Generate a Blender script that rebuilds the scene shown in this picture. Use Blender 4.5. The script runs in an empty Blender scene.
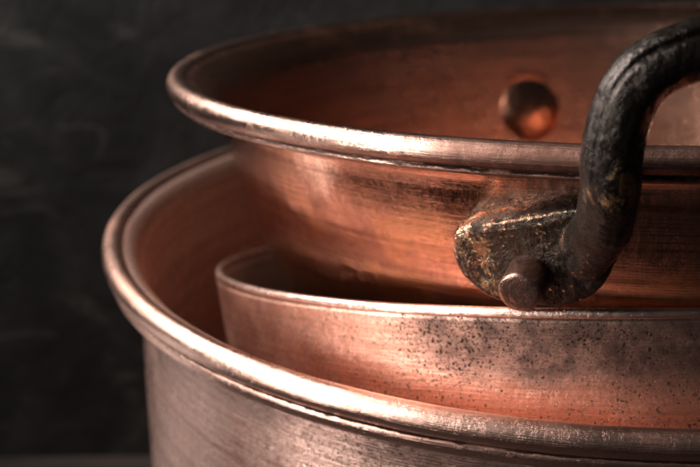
import bpy, bmesh, math, random
from mathutils import Vector, Matrix, noise
random.seed(4)
SC = 0.16            # one layout unit = outer pot rim radius = 16 cm
TZ = -2.02           # table height in layout units (camera at z=0)
C = bpy.context.scene.collection
scene = bpy.context.scene

# ---------------------------------------------------------------- camera
F, PITCH, ROLL = 1227.3, 0.2981, -0.0149
cp, sp, cr, sr = math.cos(PITCH), math.sin(PITCH), math.cos(ROLL), math.sin(ROLL)
R0 = Vector((1, 0, 0)); U0 = Vector((0, sp, cp)); FW = Vector((0, cp, -sp))
RR = cr*R0 + sr*U0; UU = cr*U0 - sr*R0
def ray(px, py):
    return (FW + RR*((px-350)/F) - UU*((py-233.5)/F))
def at(px, py, y):
    d = ray(px, py); return d*(y/d.y)
def W(p):
    return Vector((p[0]*SC, p[1]*SC, (p[2]-TZ)*SC))

cam_data = bpy.data.cameras.new('camera'); cam = bpy.data.objects.new('camera', cam_data); C.objects.link(cam)
m = Matrix(((RR.x, UU.x, -FW.x), (RR.y, UU.y, -FW.y), (RR.z, UU.z, -FW.z))).to_4x4()
m.translation = W((0, 0, 0)); cam.matrix_world = m
cam_data.sensor_width = 36; cam_data.lens = F/700*36
cam_data.clip_start = 0.01; cam_data.clip_end = 50
cam_data.dof.use_dof = True; cam_data.dof.focus_distance = 1.64*SC
cam_data.dof.aperture_fstop = 17.0
scene.camera = cam

# ---------------------------------------------------------------- node helpers
def new_mat(name):
    mt = bpy.data.materials.new(name); mt.use_nodes = True
    nt = mt.node_tree; nt.nodes.clear()
    out = nt.nodes.new('ShaderNodeOutputMaterial'); b = nt.nodes.new('ShaderNodeBsdfPrincipled')
    nt.links.new(b.outputs[0], out.inputs[0])
    return mt, nt, b
class N:
    def __init__(s, nt): s.nt = nt
    def add(s, t, **k):
        n = s.nt.nodes.new(t)
        for a, v in k.items(): setattr(n, a, v)
        return n
    def link(s, a, b): s.nt.links.new(a, b)
    def coord(s, kind='Object', scale=(1, 1, 1), loc=(0, 0, 0), rot=0.):
        tc = s.add('ShaderNodeTexCoord'); mp = s.add('ShaderNodeMapping')
        mp.inputs['Rotation'].default_value = (0, 0, rot)
        mp.inputs['Scale'].default_value = scale; mp.inputs['Location'].default_value = loc
        s.link(tc.outputs[kind], mp.inputs[0]); return mp.outputs[0]
    def noise(s, vec, scale, detail=4, rough=.55, dist=0):
        n = s.add('ShaderNodeTexNoise'); n.inputs['Scale'].default_value = scale
        n.inputs['Detail'].default_value = detail; n.inputs['Roughness'].default_value = rough
        n.inputs['Distortion'].default_value = dist; s.link(vec, n.inputs['Vector']); return n.outputs[0]
    def vor(s, vec, scale, feature='F1', out=0, rnd=1):
        n = s.add('ShaderNodeTexVoronoi', feature=feature); n.inputs['Scale'].default_value = scale
        n.inputs['Randomness'].default_value = rnd
        s.link(vec, n.inputs['Vector']); return n.outputs[out]
    def ramp(s, v, a, b, c0=0., c1=1.):
        n = s.add('ShaderNodeMapRange'); n.clamp = True; n.interpolation_type = 'SMOOTHSTEP'
        n.inputs[1].default_value = a; n.inputs[2].default_value = b
        n.inputs[3].default_value = c0; n.inputs[4].default_value = c1
        s.link(v, n.inputs[0]); return n.outputs[0]
    def math(s, op, a, b=None):
        n = s.add('ShaderNodeMath', operation=op)
        for i, v in enumerate((a, b)):
            if v is None: continue
            if isinstance(v, (int, float)): n.inputs[i].default_value = v
            else: s.link(v, n.inputs[i])
        return n.outputs[0]
    def mix(s, f, a, b):
        n = s.add('ShaderNodeMix', data_type='RGBA')
        if isinstance(f, (int, float)): n.inputs[0].default_value = f
        else: s.link(f, n.inputs[0])
        for i, v in ((6, a), (7, b)):
            if isinstance(v, tuple): n.inputs[i].default_value = (*v, 1)
            else: s.link(v, n.inputs[i])
        return n.outputs[2]
    def bump(s, h, strength, dist, prev=None):
        n = s.add('ShaderNodeBump'); n.inputs['Strength'].default_value = strength
        n.inputs['Distance'].default_value = dist; s.link(h, n.inputs['Height'])
        if prev is not None: s.link(prev, n.inputs['Normal'])
        return n.outputs[0]

def copper(name, base, dark, rough=(.2, .4), patina=.5, brush=.25, pits=0., gold=0., metallic=1., aniso=.5,
           dents=.3, vert=0., scuff=.4, blotch=None, seed=0., grain_b=.22, streaky=.35, grime=0., dirt_v=None):
    """Worn, hand-polished copper. UV = (angle * radius, profile length) in layout units."""
    mt, nt, b = new_mat(name); n = N(nt)
    ob = n.coord('Object', (1/SC,)*3, (seed, seed, seed))
    streak = n.noise(n.coord('UV', (3, 260, 1), (seed, 0, 0)), 1.0, 5, .65)
    streak2 = n.noise(n.coord('UV', (1.2, 60, 1), (seed+3, 0, 0)), 1.0, 4, .6)
    fine = n.noise(n.coord('UV', (18, 700, 1), (seed, 0, 0)), 1.0, 3, .7)
    big = n.noise(ob, 3.2, 5, .6, .4)
    mid = n.noise(ob, 14, 6, .65, .3)
    grain = n.noise(ob, 160, 3, .6)
    tiny = n.noise(ob, 520, 2, .6)
    st = n.math('ADD', n.math('MULTIPLY', big, .55), n.math('ADD', n.math('MULTIPLY', mid, .3), n.math('MULTIPLY', streak2, .15)))
    pm = n.math('MULTIPLY', n.ramp(st, .47, .66), patina)
    col = n.mix(pm, base, dark)
    sm = n.math('MULTIPLY', n.ramp(streak, .48, .66), streaky)
    col = n.mix(sm, col, dark)
    col = n.mix(n.math('MULTIPLY', n.ramp(streak2, .50, .62), streaky*.9), col, dark)
    col = n.mix(n.math('MULTIPLY', n.ramp(grain, .52, .72), .35), col, dark)
    if gold:
        gm = n.math('MULTIPLY', n.ramp(n.noise(ob, 5.5, 4, .6, .5), .5, .62), gold)
        col = n.mix(gm, col, (.86, .47, .25))
    h = n.math('ADD', n.math('MULTIPLY', streak, .6), n.math('MULTIPLY', fine, .4))
    ro = n.ramp(n.math('ADD', n.math('MULTIPLY', pm, .8), n.math('MULTIPLY', mid, .35)), .1, .75, rough[0], rough[1])
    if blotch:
        # dull oxide high on the wall; under the outer pot's rim also painted shade: (profile position, width, angle range)
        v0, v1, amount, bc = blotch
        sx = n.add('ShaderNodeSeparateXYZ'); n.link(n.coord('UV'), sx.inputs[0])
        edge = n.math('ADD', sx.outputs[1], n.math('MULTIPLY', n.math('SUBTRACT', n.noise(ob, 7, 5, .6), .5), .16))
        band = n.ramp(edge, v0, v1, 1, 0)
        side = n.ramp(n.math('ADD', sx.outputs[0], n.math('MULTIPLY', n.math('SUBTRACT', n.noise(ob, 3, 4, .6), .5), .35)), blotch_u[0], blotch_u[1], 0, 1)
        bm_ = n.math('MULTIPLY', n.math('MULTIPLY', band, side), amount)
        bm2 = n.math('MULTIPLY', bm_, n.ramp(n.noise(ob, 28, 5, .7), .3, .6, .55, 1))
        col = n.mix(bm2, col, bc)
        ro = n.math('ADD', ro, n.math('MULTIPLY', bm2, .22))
    if pits:
        wob = n.add('ShaderNodeVectorMath', operation='MULTIPLY_ADD')
        nz = n.add('ShaderNodeTexNoise'); nz.inputs['Scale'].default_value = 110; nz.inputs['Detail'].default_value = 4
        n.link(ob, nz.inputs['Vector']); n.link(nz.outputs[1], wob.inputs[0]); wob.inputs[1].default_value = (.011,)*3; n.link(ob, wob.inputs[2])
        wv = wob.outputs[0]
        dens = n.ramp(n.noise(ob, 6, 3, .6), .30, .62, .35, 1.)
        def spots(scale, rad, seed2):
            add = n.add('ShaderNodeVectorMath', operation='ADD'); n.link(wv, add.inputs[0]); add.inputs[1].default_value = (seed2,)*3
            v = n.add('ShaderNodeTexVoronoi', feature='F1'); v.inputs['Scale'].default_value = scale; n.link(add.outputs[0], v.inputs['Vector'])
            sep = n.add('ShaderNodeSeparateColor'); n.link(v.outputs['Color'], sep.inputs[0])
            r = n.math('MULTIPLY', n.math('MULTIPLY', n.ramp(sep.outputs[0], .15, 1., 0, 1), rad), n.math('ADD', n.math('MULTIPLY', dens, 1.0), .35))
            return n.ramp(n.math('SUBTRACT', r, v.outputs['Distance']), -.04, .08)
        s_ = n.math('MAXIMUM', spots(170, .34, 0), n.math('MAXIMUM', spots(70, .19, 3.3), n.math('MULTIPLY', spots(330, .45, 7.1), .75)))
        s_ = n.math('MULTIPLY', s_, pits)
        col = n.mix(n.math('MULTIPLY', s_, .9), col, (.06, .034, .026))
        ro = n.math('ADD', ro, n.math('MULTIPLY', s_, .4))
    if vert:
        # thin vertical drip lines
        vl = n.noise(n.coord('UV', (42, 1.5, 1), (seed, 2, 0)), 1.0, 2, .5)
        vm = n.math('MULTIPLY', n.ramp(vl, .66, .71), vert)
        col = n.mix(vm, col, (.12, .06, .045))
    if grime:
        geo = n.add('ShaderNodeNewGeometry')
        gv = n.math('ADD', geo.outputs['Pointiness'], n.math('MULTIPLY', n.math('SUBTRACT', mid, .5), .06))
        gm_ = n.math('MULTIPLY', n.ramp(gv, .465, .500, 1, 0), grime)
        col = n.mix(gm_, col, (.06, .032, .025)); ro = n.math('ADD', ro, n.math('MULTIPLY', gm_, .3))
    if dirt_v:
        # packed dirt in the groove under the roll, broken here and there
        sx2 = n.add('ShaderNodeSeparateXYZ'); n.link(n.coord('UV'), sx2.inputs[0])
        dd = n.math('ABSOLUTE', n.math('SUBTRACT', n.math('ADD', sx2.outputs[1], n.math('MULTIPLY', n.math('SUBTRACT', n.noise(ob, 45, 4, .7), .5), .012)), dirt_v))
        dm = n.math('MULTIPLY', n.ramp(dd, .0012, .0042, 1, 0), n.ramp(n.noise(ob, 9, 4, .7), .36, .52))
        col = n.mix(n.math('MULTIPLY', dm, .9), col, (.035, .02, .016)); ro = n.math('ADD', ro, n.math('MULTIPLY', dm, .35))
    # light scratches
    sv = n.noise(n.coord('UV', (40, 9, 1), (seed, 5, 0)), 1.0, 6, .8, 1.6)
    sc_ = n.math('MULTIPLY', n.ramp(n.math('ABSOLUTE', n.math('SUBTRACT', sv, .5)), .0, .006, 1, 0), scuff)
    nrm = n.bump(h, brush, .0006*SC/.16)
    nrm = n.bump(mid, dents, .006*SC, nrm)
    nrm = n.bump(n.math('ADD', grain, n.math('MULTIPLY', tiny, .5)), grain_b, .0012*SC, nrm)
    if pits: nrm = n.bump(s_, -.5, .003*SC, nrm)
    nrm = n.bump(sc_, .25, .001*SC, nrm)
    for rot, sd in ((.42, 1.), (-.7, 6.)):
        sv2 = n.noise(n.coord('UV', (5, 95, 1), (seed+sd, sd, 0), rot), 1.0, 2, .5)
        m2 = n.math('MULTIPLY', n.ramp(n.math('ABSOLUTE', n.math('SUBTRACT', sv2, .5)), .0, .012, 1, 0), n.ramp(n.noise(ob, 7+sd, 3, .6), .54, .62))
        nrm = n.bump(m2, -.30, .0015*SC, nrm)
    n.link(col, b.inputs['Base Color']); n.link(ro, b.inputs['Roughness']); n.link(nrm, b.inputs['Normal'])
    b.inputs['Metallic'].default_value = metallic
    if aniso:
        b.inputs['Anisotropic'].default_value = aniso
        tg = n.add('ShaderNodeTangent', direction_type='UV_MAP'); n.link(tg.outputs[0], b.inputs['Tangent'])
    return mt

# ---------------------------------------------------------------- mesh helpers
def link(name, me, mat, parent=None):
    o = bpy.data.objects.new(name, me); C.objects.link(o)
    me.materials.append(mat)
    if parent is not None:
        o.parent = parent
    return o
def empty(name, loc, label, cat):
    o = bpy.data.objects.new(name, None); o.empty_display_size = .02; C.objects.link(o)
    o.location = loc; o['label'] = label; o['category'] = cat
    bpy.context.view_layer.update()
    return o
def finish(o, root):
    """keep world placement when parenting to root (roots carry only a translation)"""
    o.parent = root; o.matrix_parent_inverse = Matrix.Identity(4); o.location = -root.location
def arc(cx, cz, r, a0, a1, n):
    return [(cx+r*math.cos(math.radians(a0+(a1-a0)*i/n)), cz+r*math.sin(math.radians(a0+(a1-a0)*i/n))) for i in range(n+1)]
def resample(pts, step):
    out = [pts[0]]
    for a, b in zip(pts, pts[1:]):
        L = math.hypot(b[0]-a[0], b[1]-a[1]); k = max(1, int(L/step))
        for i in range(1, k+1): out.append((a[0]+(b[0]-a[0])*i/k, a[1]+(b[1]-a[1])*i/k))
    return out
def frame(nx, ny):
    n = Vector((-nx, -ny, 1)).normalized()
    e1 = Vector((1, 0, nx)).normalized(); e2 = n.cross(e1).normalized()
    return e1, e2, n
def revolve(name, prof, centre, tilt, mat, seg=512, closed=False, wob=0., step=.03, a_start=40, seed=0, vtop=False):
    """surface of revolution; tiny hand-made irregularities; UV in layout units"""
    prof = resample(prof + ([prof[0]] if closed else []), step)
    e1, e2, n = frame(*tilt); c = Vector(centre)
    bm = bmesh.new(); uvl = bm.loops.layers.uv.new('UVMap'); rings = []
    vs = [0]
    for a, b in zip(prof, prof[1:]): vs.append(vs[-1]+math.hypot(b[0]-a[0], b[1]-a[1]))
    if closed: pr = prof[:-1]
    else: pr = prof
    for r, z in pr:
        ring = []
        for i in range(seg):
            a = math.radians(a_start) + 2*math.pi*i/seg
            d = Vector((math.cos(a), math.sin(a), 0))
            w = wob*(noise.noise(Vector((d.x*2.2, d.y*2.2, z*3+seed)))+.45*noise.noise(Vector((d.x*7, d.y*7, z*8+seed+9)))+.22*noise.noise(Vector((d.x*26, d.y*26, z*30+seed+3))))
            wz = wob*.7*noise.noise(Vector((d.x*2.6+5, d.y*2.6, seed)))
            p = c + (e1*d.x + e2*d.y)*(r+w) + n*(z+wz)
            ring.append(bm.verts.new(W(p)))
        rings.append(ring)
    rmax = max(p[0] for p in prof)
    if vtop:
        k0 = max(range(len(pr)), key=lambda i: pr[i][1]); v00 = vs[k0]; vs = [v00-v for v in vs]
    cnt = len(rings) if closed else len(rings)-1
    for j in range(cnt):
        A, B = rings[j], rings[(j+1) % len(rings)]
        for i in range(seg):
            k = (i+1) % seg
            f = bm.faces.new((A[i], A[k], B[k], B[i])); f.smooth = True
            us = (i, i+1, i+1, i); vv = (vs[j], vs[j], vs[j+1], vs[j+1])
            for l, u_, v_ in zip(f.loops, us, vv): l[uvl].uv = (u_/seg*2*math.pi*rmax, v_)
    if not closed:
        for ring, flip in ((rings[0], True), (rings[-1], False)):
            if pr[0 if flip else -1][0] < .0: continue
    bmesh.ops.recalc_face_normals(bm, faces=bm.faces)
    me = bpy.data.meshes.new(name); bm.to_mesh(me); bm.free()
    return link(name, me, mat)

# ---------------------------------------------------------------- materials
blotch_u = (0, 0)
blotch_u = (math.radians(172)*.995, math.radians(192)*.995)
COP_O = copper('outer_pot_copper', (.66, .41, .34), (.24, .125, .10), (.26, .46), .9, .8, vert=.8, aniso=.5, dents=.10, seed=1.3, grain_b=.5, streaky=.5, blotch=(.05, .15, .8, (.13, .08, .065)), pits=.5)  # blotch paints contact shade plus dark speckling below the rim
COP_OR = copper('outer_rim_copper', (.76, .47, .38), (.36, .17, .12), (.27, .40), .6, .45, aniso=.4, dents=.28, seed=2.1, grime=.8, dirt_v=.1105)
# angular start 40 deg, u = angle*R: the camera-facing front (270 deg) lies at (230 deg) * R
blotch_u = (math.radians(190)*.874, math.radians(205)*.874)
COP_M = copper('middle_pot_copper', (.88, .53, .41), (.48, .22, .145), (.30, .46), .45, .25, pits=1., aniso=.2, dents=.25,
               blotch=(.06, .11, .92, (.11, .072, .062)), seed=3.7)
COP_MR = copper('middle_rim_copper', (.88, .60, .50), (.50, .28, .2), (.26, .42), .4, .3, aniso=.2, dents=.5, seed=4.1)
COP_U = copper('upper_pan_copper', (.70, .39, .29), (.32, .15, .105), (.06, .26), .7, .14, gold=.5, aniso=.35, dents=.14, seed=5.9, grain_b=.06, streaky=.75)
blotch_u = (math.radians(193)*.97, math.radians(210)*.97)
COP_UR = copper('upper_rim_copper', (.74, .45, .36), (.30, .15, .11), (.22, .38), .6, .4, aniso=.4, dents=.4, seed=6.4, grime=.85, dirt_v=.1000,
                blotch=(5., 6., .9, (.17, .085, .062)))
COP_OI = copper('outer_inside_copper', (.92, .60, .49), (.46, .23, .16), (.26, .40), .6, .25, aniso=.2, dents=.16, seed=11.7, metallic=.80, grain_b=.08, streaky=.5)
COP_UI = copper('upper_inside_copper', (.80, .42, .29), (.36, .16, .10), (.22, .36), .6, .3, aniso=.4, dents=.2, seed=12.7, streaky=.6)
LINING = copper('dull_tin_lining', (.52, .43, .39), (.22, .15, .13), (.4, .6), .6, .3, aniso=0, dents=.3, seed=7.7)
RIV = copper('rivet_copper', (.58, .33, .26), (.13, .075, .06), (.28, .45), .8, .0, aniso=0, dents=.6, pits=.35, seed=8.2)
RIVP = copper('polished_rivet_copper', (.42, .19, .12), (.12, .06, .045), (.22, .34), .8, .0, aniso=0, dents=.5, seed=9.2, grime=.9)

def handle_material():
    mt, nt, b = new_mat('blackened_bronze'); n = N(nt)
    ob = n.coord('Object', (1/SC,)*3); obs = n.coord('Object', (1/SC, 1/SC, .5/SC))
    geo = n.add('ShaderNodeNewGeometry'); pt = geo.outputs['Pointiness']
    big = n.noise(ob, 13, 5, .6, .7); mid = n.noise(obs, 40, 6, .7, .6); fine = n.noise(ob, 150, 4, .7)
    fp = n.add('ShaderNodeVectorMath', operation='DISTANCE'); c = at(492, 243, 1.6)
    n.link(ob, fp.inputs[0]); fp.inputs[1].default_value = (c.x, c.y, c.z-TZ)
    wear = n.math('ADD', n.math('MULTIPLY', n.math('SUBTRACT', pt, .5), n.ramp(fp.outputs['Value'], .08, .18, 4.2, .8)), n.math('ADD', n.math('MULTIPLY', big, .55), n.math('MULTIPLY', mid, .45)))
    # the foot plates have been rubbed through to the brass, the grip much less
    wear = n.math('ADD', wear, n.ramp(fp.outputs['Value'], .02, .14, .060, -.11))
    wm = n.ramp(wear, .50, .60)
    hi = n.math('MULTIPLY', n.ramp(wear, .58, .80), n.ramp(fp.outputs['Value'], .08, .17, 1, .12))
    hue = n.ramp(n.noise(ob, 24, 3, .5, .4), .42, .58)
    brass = n.mix(hue, (.62, .42, .25), (.46, .24, .16))
    lug = n.ramp(fp.outputs['Value'], .05, .15, 1, 0)
    dk = n.mix(lug, (.052, .040, .034), (.070, .050, .038))
    col = n.mix(wm, dk, brass)
    col = n.mix(n.math('MULTIPLY', hi, .7), col, (.72, .60, .50))
    # worn brass patches near the foot of the grip
    c = at(606, 185, 1.43)
    sub = n.add('ShaderNodeVectorMath', operation='DISTANCE')
    n.link(n.coord('Object', (1/SC,)*3), sub.inputs[0]); sub.inputs[1].default_value = (c.x, c.y, c.z-TZ)
    gp = n.math('MULTIPLY', n.ramp(sub.outputs['Value'], .015, .065, 1, 0), n.ramp(n.math('ADD', n.math('MULTIPLY', mid, .75), n.math('MULTIPLY', big, .25)), .50, .57))
    col = n.mix(n.math('MULTIPLY', gp, .85), col, (.60, .38, .20))
    ro = n.ramp(n.math('ADD', n.math('MULTIPLY', fine, .6), n.math('MULTIPLY', wm, -.25)), .1, .5, .14, .33)
    hb_ = n.math('MULTIPLY', mid, n.ramp(fp.outputs['Value'], .06, .16, 1., .45))
    nrm = n.bump(hb_, 1.0, .0085*SC)
    nrm = n.bump(fine, .5, .0022*SC, nrm)
    n.link(col, b.inputs['Base Color']); n.link(ro, b.inputs['Roughness']); n.link(nrm, b.inputs['Normal'])
    n.link(n.ramp(wm, 0, 1, .75, 1.), b.inputs['Metallic'])
    return mt
BRONZE = handle_material()

# ---------------------------------------------------------------- outer pot
OC = (.5198, 2.5176, -.7279); OT = (-.0026, .0211)
outer = empty('copper_pot', W((OC[0], OC[1], TZ)), 'large straight-sided copper pot with a thick rolled rim, outermost of the three, holding the others', 'pot')
HB = TZ - OC[2] + .004
body = ([(.02, HB), (.90, HB)] + arc(.913, HB+.05, .05, -90, 0, 6) + [(.963, -.095)] + [(.966, -.076), (.974, -.06), (.985, -.048), (.995, -.036)])
inn = ([(1.0, -.016), (.990, -.012), (.977, -.018), (.963, -.034), (.955, -.052), (.950, -.075), (.948, -.10)]
        + [(.948, HB+.08)] + arc(.898, HB+.07, .05, 0, -90, 6)[1:] + [(.02, HB+.02)])
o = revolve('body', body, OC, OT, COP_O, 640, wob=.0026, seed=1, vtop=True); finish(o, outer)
o = revolve('lining', inn, OC, OT, COP_OI, 640, wob=.0026, seed=1); finish(o, outer)
rim = (arc(1.0115, -.0225, .0225, 215, -62, 28) + [(1.0218, -.0447), (1.0240, -.0462), (1.0252, -.0485), (1.0240, -.0560), (1.0212, -.0640), (1.0190, -.0668), (1.0155, -.0680)] + [(.995, -.069), (.978, -.064), (.974, -.054), (.982, -.040)])
o = revolve('rim', rim, OC, OT, COP_OR, 900, closed=True, wob=.0026, step=.004, seed=1); finish(o, outer)

# ---------------------------------------------------------------- middle pot (leans, its near side raised)
MC = (.6012, 2.4660, -.796); MT = (.0283, -.2194); MR = .8741
middle = empty('copper_basin', W((MC[0], MC[1], MC[2]-.5)), 'pitted, plain-rimmed copper basin leaning between the large pot and the handled pan', 'basin')
tp = .10; MH = -.52; wth = .0158; mr = .0082
def mo(z): return MR + .0078 + tp*z
body = ([(.02, MH), (mo(MH)-.07, MH)] + arc(mo(MH)-.07, MH+.07, .07, -90, -6, 8) + [(mo(-.045), -.045), (MR+mr-.0016, -.022), (MR+mr-.0010, -.0158), (mo(-.02)-wth*.5, -.0158)])
lin = ([(mo(-.02)-wth*.5, -.0160), (mo(-.016)-wth+.0008, -.0160), (mo(-.028)-wth, -.03)] + [(mo(MH+.09)-wth, MH+.09)]
        + arc(mo(MH)-.085-.0, MH+.085, .06, -6, -90, 8) + [(.02, MH+.025)])
o = revolve('lining', lin, MC, MT, LINING, 512, wob=.0018, seed=2, step=.02); finish(o, middle)
o = revolve('body', body, MC, MT, COP_M, 640, wob=.0018, seed=2, step=.02, vtop=True); finish(o, middle)
rim = arc(MR, -mr, mr, 90, -8, 8) + [(MR+mr-.0001, -.0145), (MR+mr-.0006, -.0150), (MR, -.0165), (MR-mr+.0005, -.0150)] + arc(MR, -mr, mr, 188, 92, 8)
o = revolve('rim', rim, MC, MT, COP_MR, 800, closed=True, wob=.0018, step=.004, seed=2); finish(o, middle)

# ---------------------------------------------------------------- upper pan with forged handle
UC = (.6323, 2.4619, -.3753); UT = (.0214, -.0247); UR = .9694; UA = .0552; UB = .2533
upper = empty('copper_pan', W((UC[0], UC[1], UC[2]-.58)), 'tapered copper pan with a rolled rim and a blackened riveted handle, topmost of the stack', 'pan')
def uo(z): return UR - UA + UB*z + .065*min(0, z+.19)
UH = -.57; ut = .014
body = ([(.02, UH), (uo(UH)-.06, UH)] + arc(uo(UH)-.06, UH+.06, .06, -90, -16, 8) + [(uo(-.30), -.30), (uo(-.25)-.0006, -.25), (uo(-.20)-.0012, -.20), (uo(-.15)-.0003, -.15), (uo(-.13), -.13), (uo(-.10), -.10), (uo(-.08)+.001, -.08), (uo(-.066)+.004, -.066), (uo(-.055)+.012, -.056), (UR-.030, -.047), (UR-.015, -.040), (UR-.008, -.032)])
inn = ([(UR-.008, -.010), (UR-.020, -.010), (UR-.036, -.018), (UR-.052, -.034), (uo(-.06)-ut+.003, -.055), (uo(-.08)-ut, -.08)]
        + [(uo(UH+.08)-ut, UH+.08)] + arc(uo(UH)-.07-.0, UH+.074, .055, -14, -90, 6) + [(.02, UH+.018)])
o = revolve('body', body, UC, UT, COP_U, 640, wob=.0020, seed=3); finish(o, upper)
o = revolve('lining', inn, UC, UT, COP_UI, 640, wob=.0020, seed=3); finish(o, upper)
rim = arc(UR-.001, -.0200, .0200, 215, -66, 26) + [(UR+.0080, -.0390)] + arc(UR+.0020, -.0425, .0068, 30, -100, 8) + [(UR-.016, -.047), (UR-.022, -.038)]
o = revolve('rim', rim, UC, UT, COP_UR, 900, closed=True, wob=.0028, step=.004, seed=3); finish(o, upper)

uc = Vector(UC); un = Vector((-UT[0], -UT[1], 1)).normalized()
def wall(px, py, off=0.):
    """point on the pan's outer wall (offset outwards) seen at a photo position"""
    d = ray(px, py); a, b = 1.2, 2.2
    def g(s):
        v = d*s-uc; z = v.dot(un); return (v-un*z).length-(UR-UA+UB*z+off)
    for _ in range(50):
        mid = (a+b)/2
        if g(mid) > 0: a = mid
        else: b = mid
    return d*a
def wnormal(p):
    v = p-uc; z = v.dot(un); r = (v-un*z).normalized()
    return (r - un*UB).normalized()

hb = bmesh.new()
def add_layers(layers):
    rings = [[hb.verts.new(p) for p in L] for L in layers]
    for A, B in zip(rings, rings[1:]):
        for i in range(len(A)):
            k = (i+1) % len(A); hb.faces.new((A[i], A[k], B[k], B[i]))
    hb.faces.new(rings[0][::-1]); hb.faces.new(rings[-1])
def smooth_closed(pts, n=6):
    out = []; L = len(pts)
    for i in range(L):
        p0, p1, p2, p3 = (Vector(pts[(i+k-1) % L]) for k in range(4))
        for j in range(n):
            t = j/n
            out.append(.5*((2*p1)+(p2-p0)*t+(2*p0-5*p1+4*p2-p3)*t*t+(3*p1-p0-3*p2+p3)*t**3))
    return out
face = [(457, 229), (453, 246), (456, 264), (468, 281), (488, 296), (515, 304), (545, 307), (575, 304), (596, 293), (610, 274), (616, 250), (606, 226), (582, 210), (562, 210), (535, 215), (496, 221)]
face = smooth_closed(face, 5)
cx = sum(p.x for p in face)/len(face); cy = sum(p.y for p in face)/len(face)
HT = .064
pts = [wall(p.x, p.y, HT) for p in face]
base_c = sum((wnormal(p) for p in pts), Vector())/len(pts)
def inset(P, k, up):
    c = sum(P, Vector())/len(P)
    out = []
    for p in P:
        n_ = wnormal(p); d = (p-c); d -= n_*d.dot(n_)
        out.append(p - d.normalized()*min(k, d.length*.95) + n_*up)
    return out
add_layers([inset(pts, 0.0, -HT-.012), inset(pts, -.003, -.02), inset(pts, 0, -.004), inset(pts, .003, .0015), inset(pts, .014, .004), inset(pts, .035, .0015)])
def tube(path, rad, secs=40, groove=None, e_out=None):
    """swept tube; groove = angle of the seam from the camera side towards the outside of the bend"""
    P = [Vector(p) for p in path]; rings = []
    for i, p in enumerate(P):
        T = (P[min(i+1, len(P)-1)]-P[max(i-1, 0)]).normalized()
        e2 = Vector((0, -1, 0)); e2 = (e2-T*e2.dot(T)).normalized(); e1 = T.cross(e2).normalized()
        if e1.dot(e_out(p)) < 0: e1 = -e1
        r = rad[i] if isinstance(rad, list) else rad
        ring = []
        for k in range(secs):
            th = 2*math.pi*k/secs
            rr = r*(1+.045*math.cos(2*th)+.028*math.cos(5*th+.9))
            if groove:
                g, amp = groove(i, len(P))
                d = (th-g+math.pi) % (2*math.pi)-math.pi
                rr -= amp*(math.exp(-(d/.10)**2) - .16*math.exp(-((d-.26)/.12)**2)-.16*math.exp(-((d+.26)/.12)**2))
            ring.append(p+e2*rr*math.cos(th)+e1*rr*math.sin(th))
        rings.append(ring)
    add_layers(rings)
def spline(pts, n):
    out = []; L = len(pts)
    for i in range(L-1):
        p0, p1, p2, p3 = (Vector(pts[max(0, min(L-1, i+k-1))]) for k in range(4))
        for j in range(n):
            t = j/n
            out.append(.5*((2*p1)+(p2-p0)*t+(2*p0-5*p1+4*p2-p3)*t*t+(3*p1-p0-3*p2+p3)*t**3))
    out.append(Vector(pts[-1])); return out
ctrl = [at(602, 236, 1.515), at(606, 214, 1.49), at(609.5, 190, 1.465), at(611, 162, 1.448), at(615.5, 132, 1.438), at(624, 105, 1.433), at(633, 88, 1.432), at(646.5, 73, 1.432),
        at(662, 63, 1.432), at(681, 54.5, 1.432), at(705, 46.5, 1.432), at(735, 41, 1.432), at(765, 39, 1.432)]
mid_pt = ctrl[-1].copy()
mp_n = Vector((mid_pt.y-UC[1], -(mid_pt.x-UC[0]), 0)).normalized()      # mirror plane through the pan's axis
def refl(p):
    d = (Vector(p)-mid_pt).dot(mp_n); return Vector(p)-mp_n*2*d
half = spline(ctrl, 10)
bend = Vector((at(770, 150, 1.43)))
def e_out(p): return (p-bend)
rads = [.0335+.005*min(1, i/8) for i in range(len(half))]
for i in range(4): rads[i] *= (.62, .82, .93, .98)[i]
allp = half + [refl(p) for p in half[::-1][1:]]
allr = rads + rads[::-1][1:]
def gr(i, L):
    t = min(i, L-1-i)
    a = max(0, min(1, (t-26)/18))
    return math.radians(36), -0+.0095*a
tube(allp, allr, 96, gr, e_out)
# neck between foot plate and grip, both ends
def blob(c, r, s=(1, 1, 1)):
    bmesh.ops.create_icosphere(hb, subdivisions=4, radius=1, matrix=Matrix.Translation(c) @ Matrix.Diagonal((r*s[0], r*s[1], r*s[2], 1)))
for k in range(24):
    t = k/23
    blob(at(578+24*t, 246-21*t, 1.572-.064*t), .026+.010*t)
blob(at(603, 226, 1.508), .0365)
for k in range(26):
    k /= 5
    blob(at(586+4*k, 262-7*k, 1.565-.012*k), .027+.0015*k)
# bring a mirrored copy of the foot to the far end of the grip
foot = [v for v in hb.verts]
me = bpy.data.meshes.new('handle')
hm = bmesh.new()
tmp = bpy.data.meshes.new('tmp'); hb.to_mesh(tmp); hm.from_mesh(tmp)
hb2 = bmesh.new(); hb2.from_mesh(tmp)
for v in hb2.verts: v.co = refl(v.co)
bmesh.ops.reverse_faces(hb2, faces=hb2.faces)
tmp2 = bpy.data.meshes.new('tmp2'); hb2.to_mesh(tmp2); hm.from_mesh(tmp2)
for v in hm.verts: v.co = W(v.co)
hm.to_mesh(me)
handle = link('handle', me, BRONZE)
rm = handle.modifiers.new('fuse', 'REMESH'); rm.mode = 'VOXEL'; rm.voxel_size = .0017*SC; rm.use_smooth_shade = True
smo = handle.modifiers.new('soften', 'SMOOTH'); smo.factor = .5; smo.iterations = 2
def cloud(name, size, depth=3):
    t = bpy.data.textures.new(name, 'CLOUDS'); t.noise_scale = size; t.noise_depth = depth; return t
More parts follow.
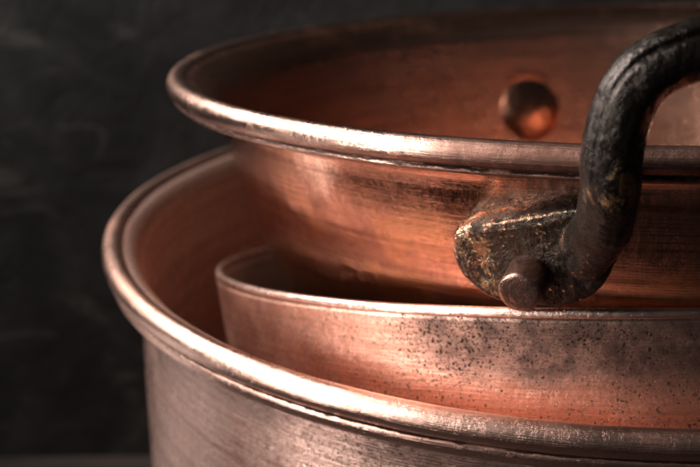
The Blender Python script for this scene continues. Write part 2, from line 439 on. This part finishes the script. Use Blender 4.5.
for nm, size, st, dp in (('forged_dents', .06*SC, .0034*SC, 2), ('cast_pits', .013*SC, .0022*SC, 3)):
    d = handle.modifiers.new(nm, 'DISPLACE'); d.texture = cloud(nm, size, dp); d.strength = st; d.mid_level = .5
    d.texture_coords = 'LOCAL'
bpy.context.view_layer.update()
dg = bpy.context.evaluated_depsgraph_get()
baked = bpy.data.meshes.new_from_object(handle.evaluated_get(dg))
handle.modifiers.clear(); handle.data = baked; baked.name = 'handle'
if not baked.materials: baked.materials.append(BRONZE)
for p in baked.polygons: p.use_smooth = True
finish(handle, upper)
for x in (tmp, tmp2, me): bpy.data.meshes.remove(x)

def rivet(name, base, axis, prof, mat, seg=64, seed=0, irr=.0012):
    """rivet: profile (radius, distance along axis)"""
    axis = axis.normalized(); e1 = axis.orthogonal().normalized(); e2 = axis.cross(e1)
    bm = bmesh.new(); rings = []
    for r, h in prof:
        ring = []
        for i in range(seg):
            a = 2*math.pi*i/seg
            q = irr*noise.noise(Vector((math.cos(a)*1.5, math.sin(a)*1.5, h*40+seed)))*3
            hh = h + irr*2.0*noise.noise(Vector((math.cos(a)*r*50, math.sin(a)*r*50, seed+4)))
            p = base + axis*hh + (e1*math.cos(a)+e2*math.sin(a))*(r+(q if r > .004 else 0))
            ring.append(bm.verts.new(W(p)))
        rings.append(ring)
    for A, B in zip(rings, rings[1:]):
        for i in range(seg):
            k = (i+1) % seg; f = bm.faces.new((A[i], A[k], B[k], B[i])); f.smooth = True
    bm.faces.new(rings[-1]); bm.faces.new(rings[0][::-1])
    bmesh.ops.recalc_face_normals(bm, faces=bm.faces)
    uvl = bm.loops.layers.uv.new('UVMap')
    for f in bm.faces:
        for l in f.loops: l[uvl].uv = (l.vert.co.x/SC*3, l.vert.co.z/SC*3)
    me = bpy.data.meshes.new(name); bm.to_mesh(me); bm.free()
    return link(name, me, mat)
rb = wall(528, 277, .068); ax = wnormal(rb)
rp = [(.0305, -.08), (.0305, .028), (.0303, .038), (.0298, .0420), (.0286, .0442), (.0262, .0453), (.022, .0458), (.0150, .0460), (.008, .0461), (.002, .0461)]
r1 = rivet('rivet', rb, ax, rp, RIV, seed=1, irr=.0007); finish(r1, upper)
r1['label'] = 'copper rivet with a flattened tail holding the handle foot'
r2 = rivet('rivet', refl(rb), Vector(refl(mid_pt+ax)-refl(mid_pt)), rp, RIV, seed=2); finish(r2, upper)
# domed head of the opposite handle's rivet, on the inside of the far wall
def inner(px, py):
    d = ray(px, py); a, b = 2.4, 4.2
    def g(s):
        v = d*s-uc; z = v.dot(un); return (v-un*z).length-(UR-UA+UB*z-ut)
    for _ in range(50):
        mid = (a+b)/2
        if g(mid) < 0: a = mid
        else: b = mid
    return d*a
ri = inner(529, 111); axi = -wnormal(ri)
dr = .082/math.sin(math.radians(27))
dome = [(.108, -.01), (.108, .003), (.104, .0075), (.092, .0080), (.0875, .0035), (.084, .005), (.0835, .012)] + [(dr*math.sin(math.radians(t)), .014+dr*(math.cos(math.radians(t))-math.cos(math.radians(27)))) for t in range(27, 1, -2)]
r3 = rivet('rivet', ri, axi, dome, RIVP, seed=3, irr=.0008); finish(r3, upper)
r3['label'] = 'broad domed rivet head on the inside of the far wall'

# ---------------------------------------------------------------- setting
def grid(name, corners, mat, kind='structure'):
    bm = bmesh.new(); vs = [bm.verts.new(W(c)) for c in corners]; bm.faces.new(vs)
    me = bpy.data.meshes.new(name); bm.to_mesh(me); bm.free()
    o = link(name, me, mat); o['kind'] = kind; return o
mt, nt, b = new_mat('dark_plaster'); n = N(nt)
ob = n.coord('Object', (1/SC,)*3)
big = n.noise(ob, 1.1, 6, .6, .8); mid = n.noise(ob, 4, 6, .65, .5)
vein = n.noise(n.coord('Object', (.8/SC, .8/SC, 1.6/SC), (3.1, 0, 1.7)), 1.2, 3, .5, 1.2)
vm = n.ramp(n.math('ABSOLUTE', n.math('SUBTRACT', vein, .5)), .0, .03, 1, 0)
col = n.mix(n.ramp(n.math('ADD', n.math('MULTIPLY', big, .6), n.math('MULTIPLY', mid, .4)), .38, .64), (.013, .0127, .0126), (.044, .0425, .0415))
col = n.mix(n.math('MULTIPLY', vm, n.ramp(mid, .4, .6, 0, .42)), col, (.13, .12, .115))
n.link(col, b.inputs['Base Color']); b.inputs['Roughness'].default_value = .75
n.link(n.bump(mid, .5, .02*SC), b.inputs['Normal'])
YB = 3.93
grid('wall', [(-9, YB, TZ), (12, YB, TZ), (12, YB, 9), (-9, YB, 9)], mt)
mt, nt, b = new_mat('dark_wood'); n = N(nt)
ob = n.coord('Object', (.6/SC, 5/SC, 1/SC))
g = n.noise(ob, 1.6, 6, .6, .6)
n.link(n.mix(n.ramp(g, .35, .65), (.018, .012, .010), (.05, .034, .028)), b.inputs['Base Color']); b.inputs['Roughness'].default_value = .5
n.link(n.bump(g, .3, .01*SC), b.inputs['Normal'])
grid('tabletop', [(-9, -6, TZ), (12, -6, TZ), (12, YB-.004, TZ), (-9, YB-.004, TZ)], mt)

# ---------------------------------------------------------------- light
w = bpy.data.worlds.new('World'); scene.world = w; w.use_nodes = True
bg = w.node_tree.nodes['Background']; bg.inputs[0].default_value = (.75, .8, .9, 1); bg.inputs[1].default_value = .035
def area(name, loc, target, size, power, col=(1, 1, 1), sy=None):
    l = bpy.data.lights.new(name, 'AREA'); l.shape = 'RECTANGLE'; l.size = size*SC; l.size_y = (sy or size)*SC
    l.energy = power; l.color = col
    o = bpy.data.objects.new(name, l); C.objects.link(o); o.location = W(loc)
    o.rotation_euler = (W(target)-W(loc)).to_track_quat('-Z', 'Y').to_euler(); return o
area('softbox', (-2.1, 1.65, 1.35), (-.1, 1.95, -.6), .72, .50, (1, .96, .93)).data.spread = math.radians(70)
area('low_softbox', (-1.35, 1.02, -.42), (0, 1.85, -.7), .38, .15, (1, .95, .91)).data.spread = math.radians(80)
area('side_fill', (-1.1, 2.45, -1.38), (-.3, 2.0, -1.0), .40, .035, (1, .93, .88))  # unseen lamp added for a local highlight on the outer pot's left wall
area('rear_fill', (-2.2, 3.5, 1.3), (-.2, 2.7, -.8), .9, 3.0, (1, .95, .9))  # unseen fill added to brighten the inside of the outer pot

scene.view_settings.view_transform = 'Standard'; scene.view_settings.look = 'None'
scene.view_settings.exposure = 0; scene.view_settings.gamma = 1
scene.cycles.max_bounces = 12; scene.cycles.glossy_bounces = 8
scene.cycles.sample_clamp_indirect = 6
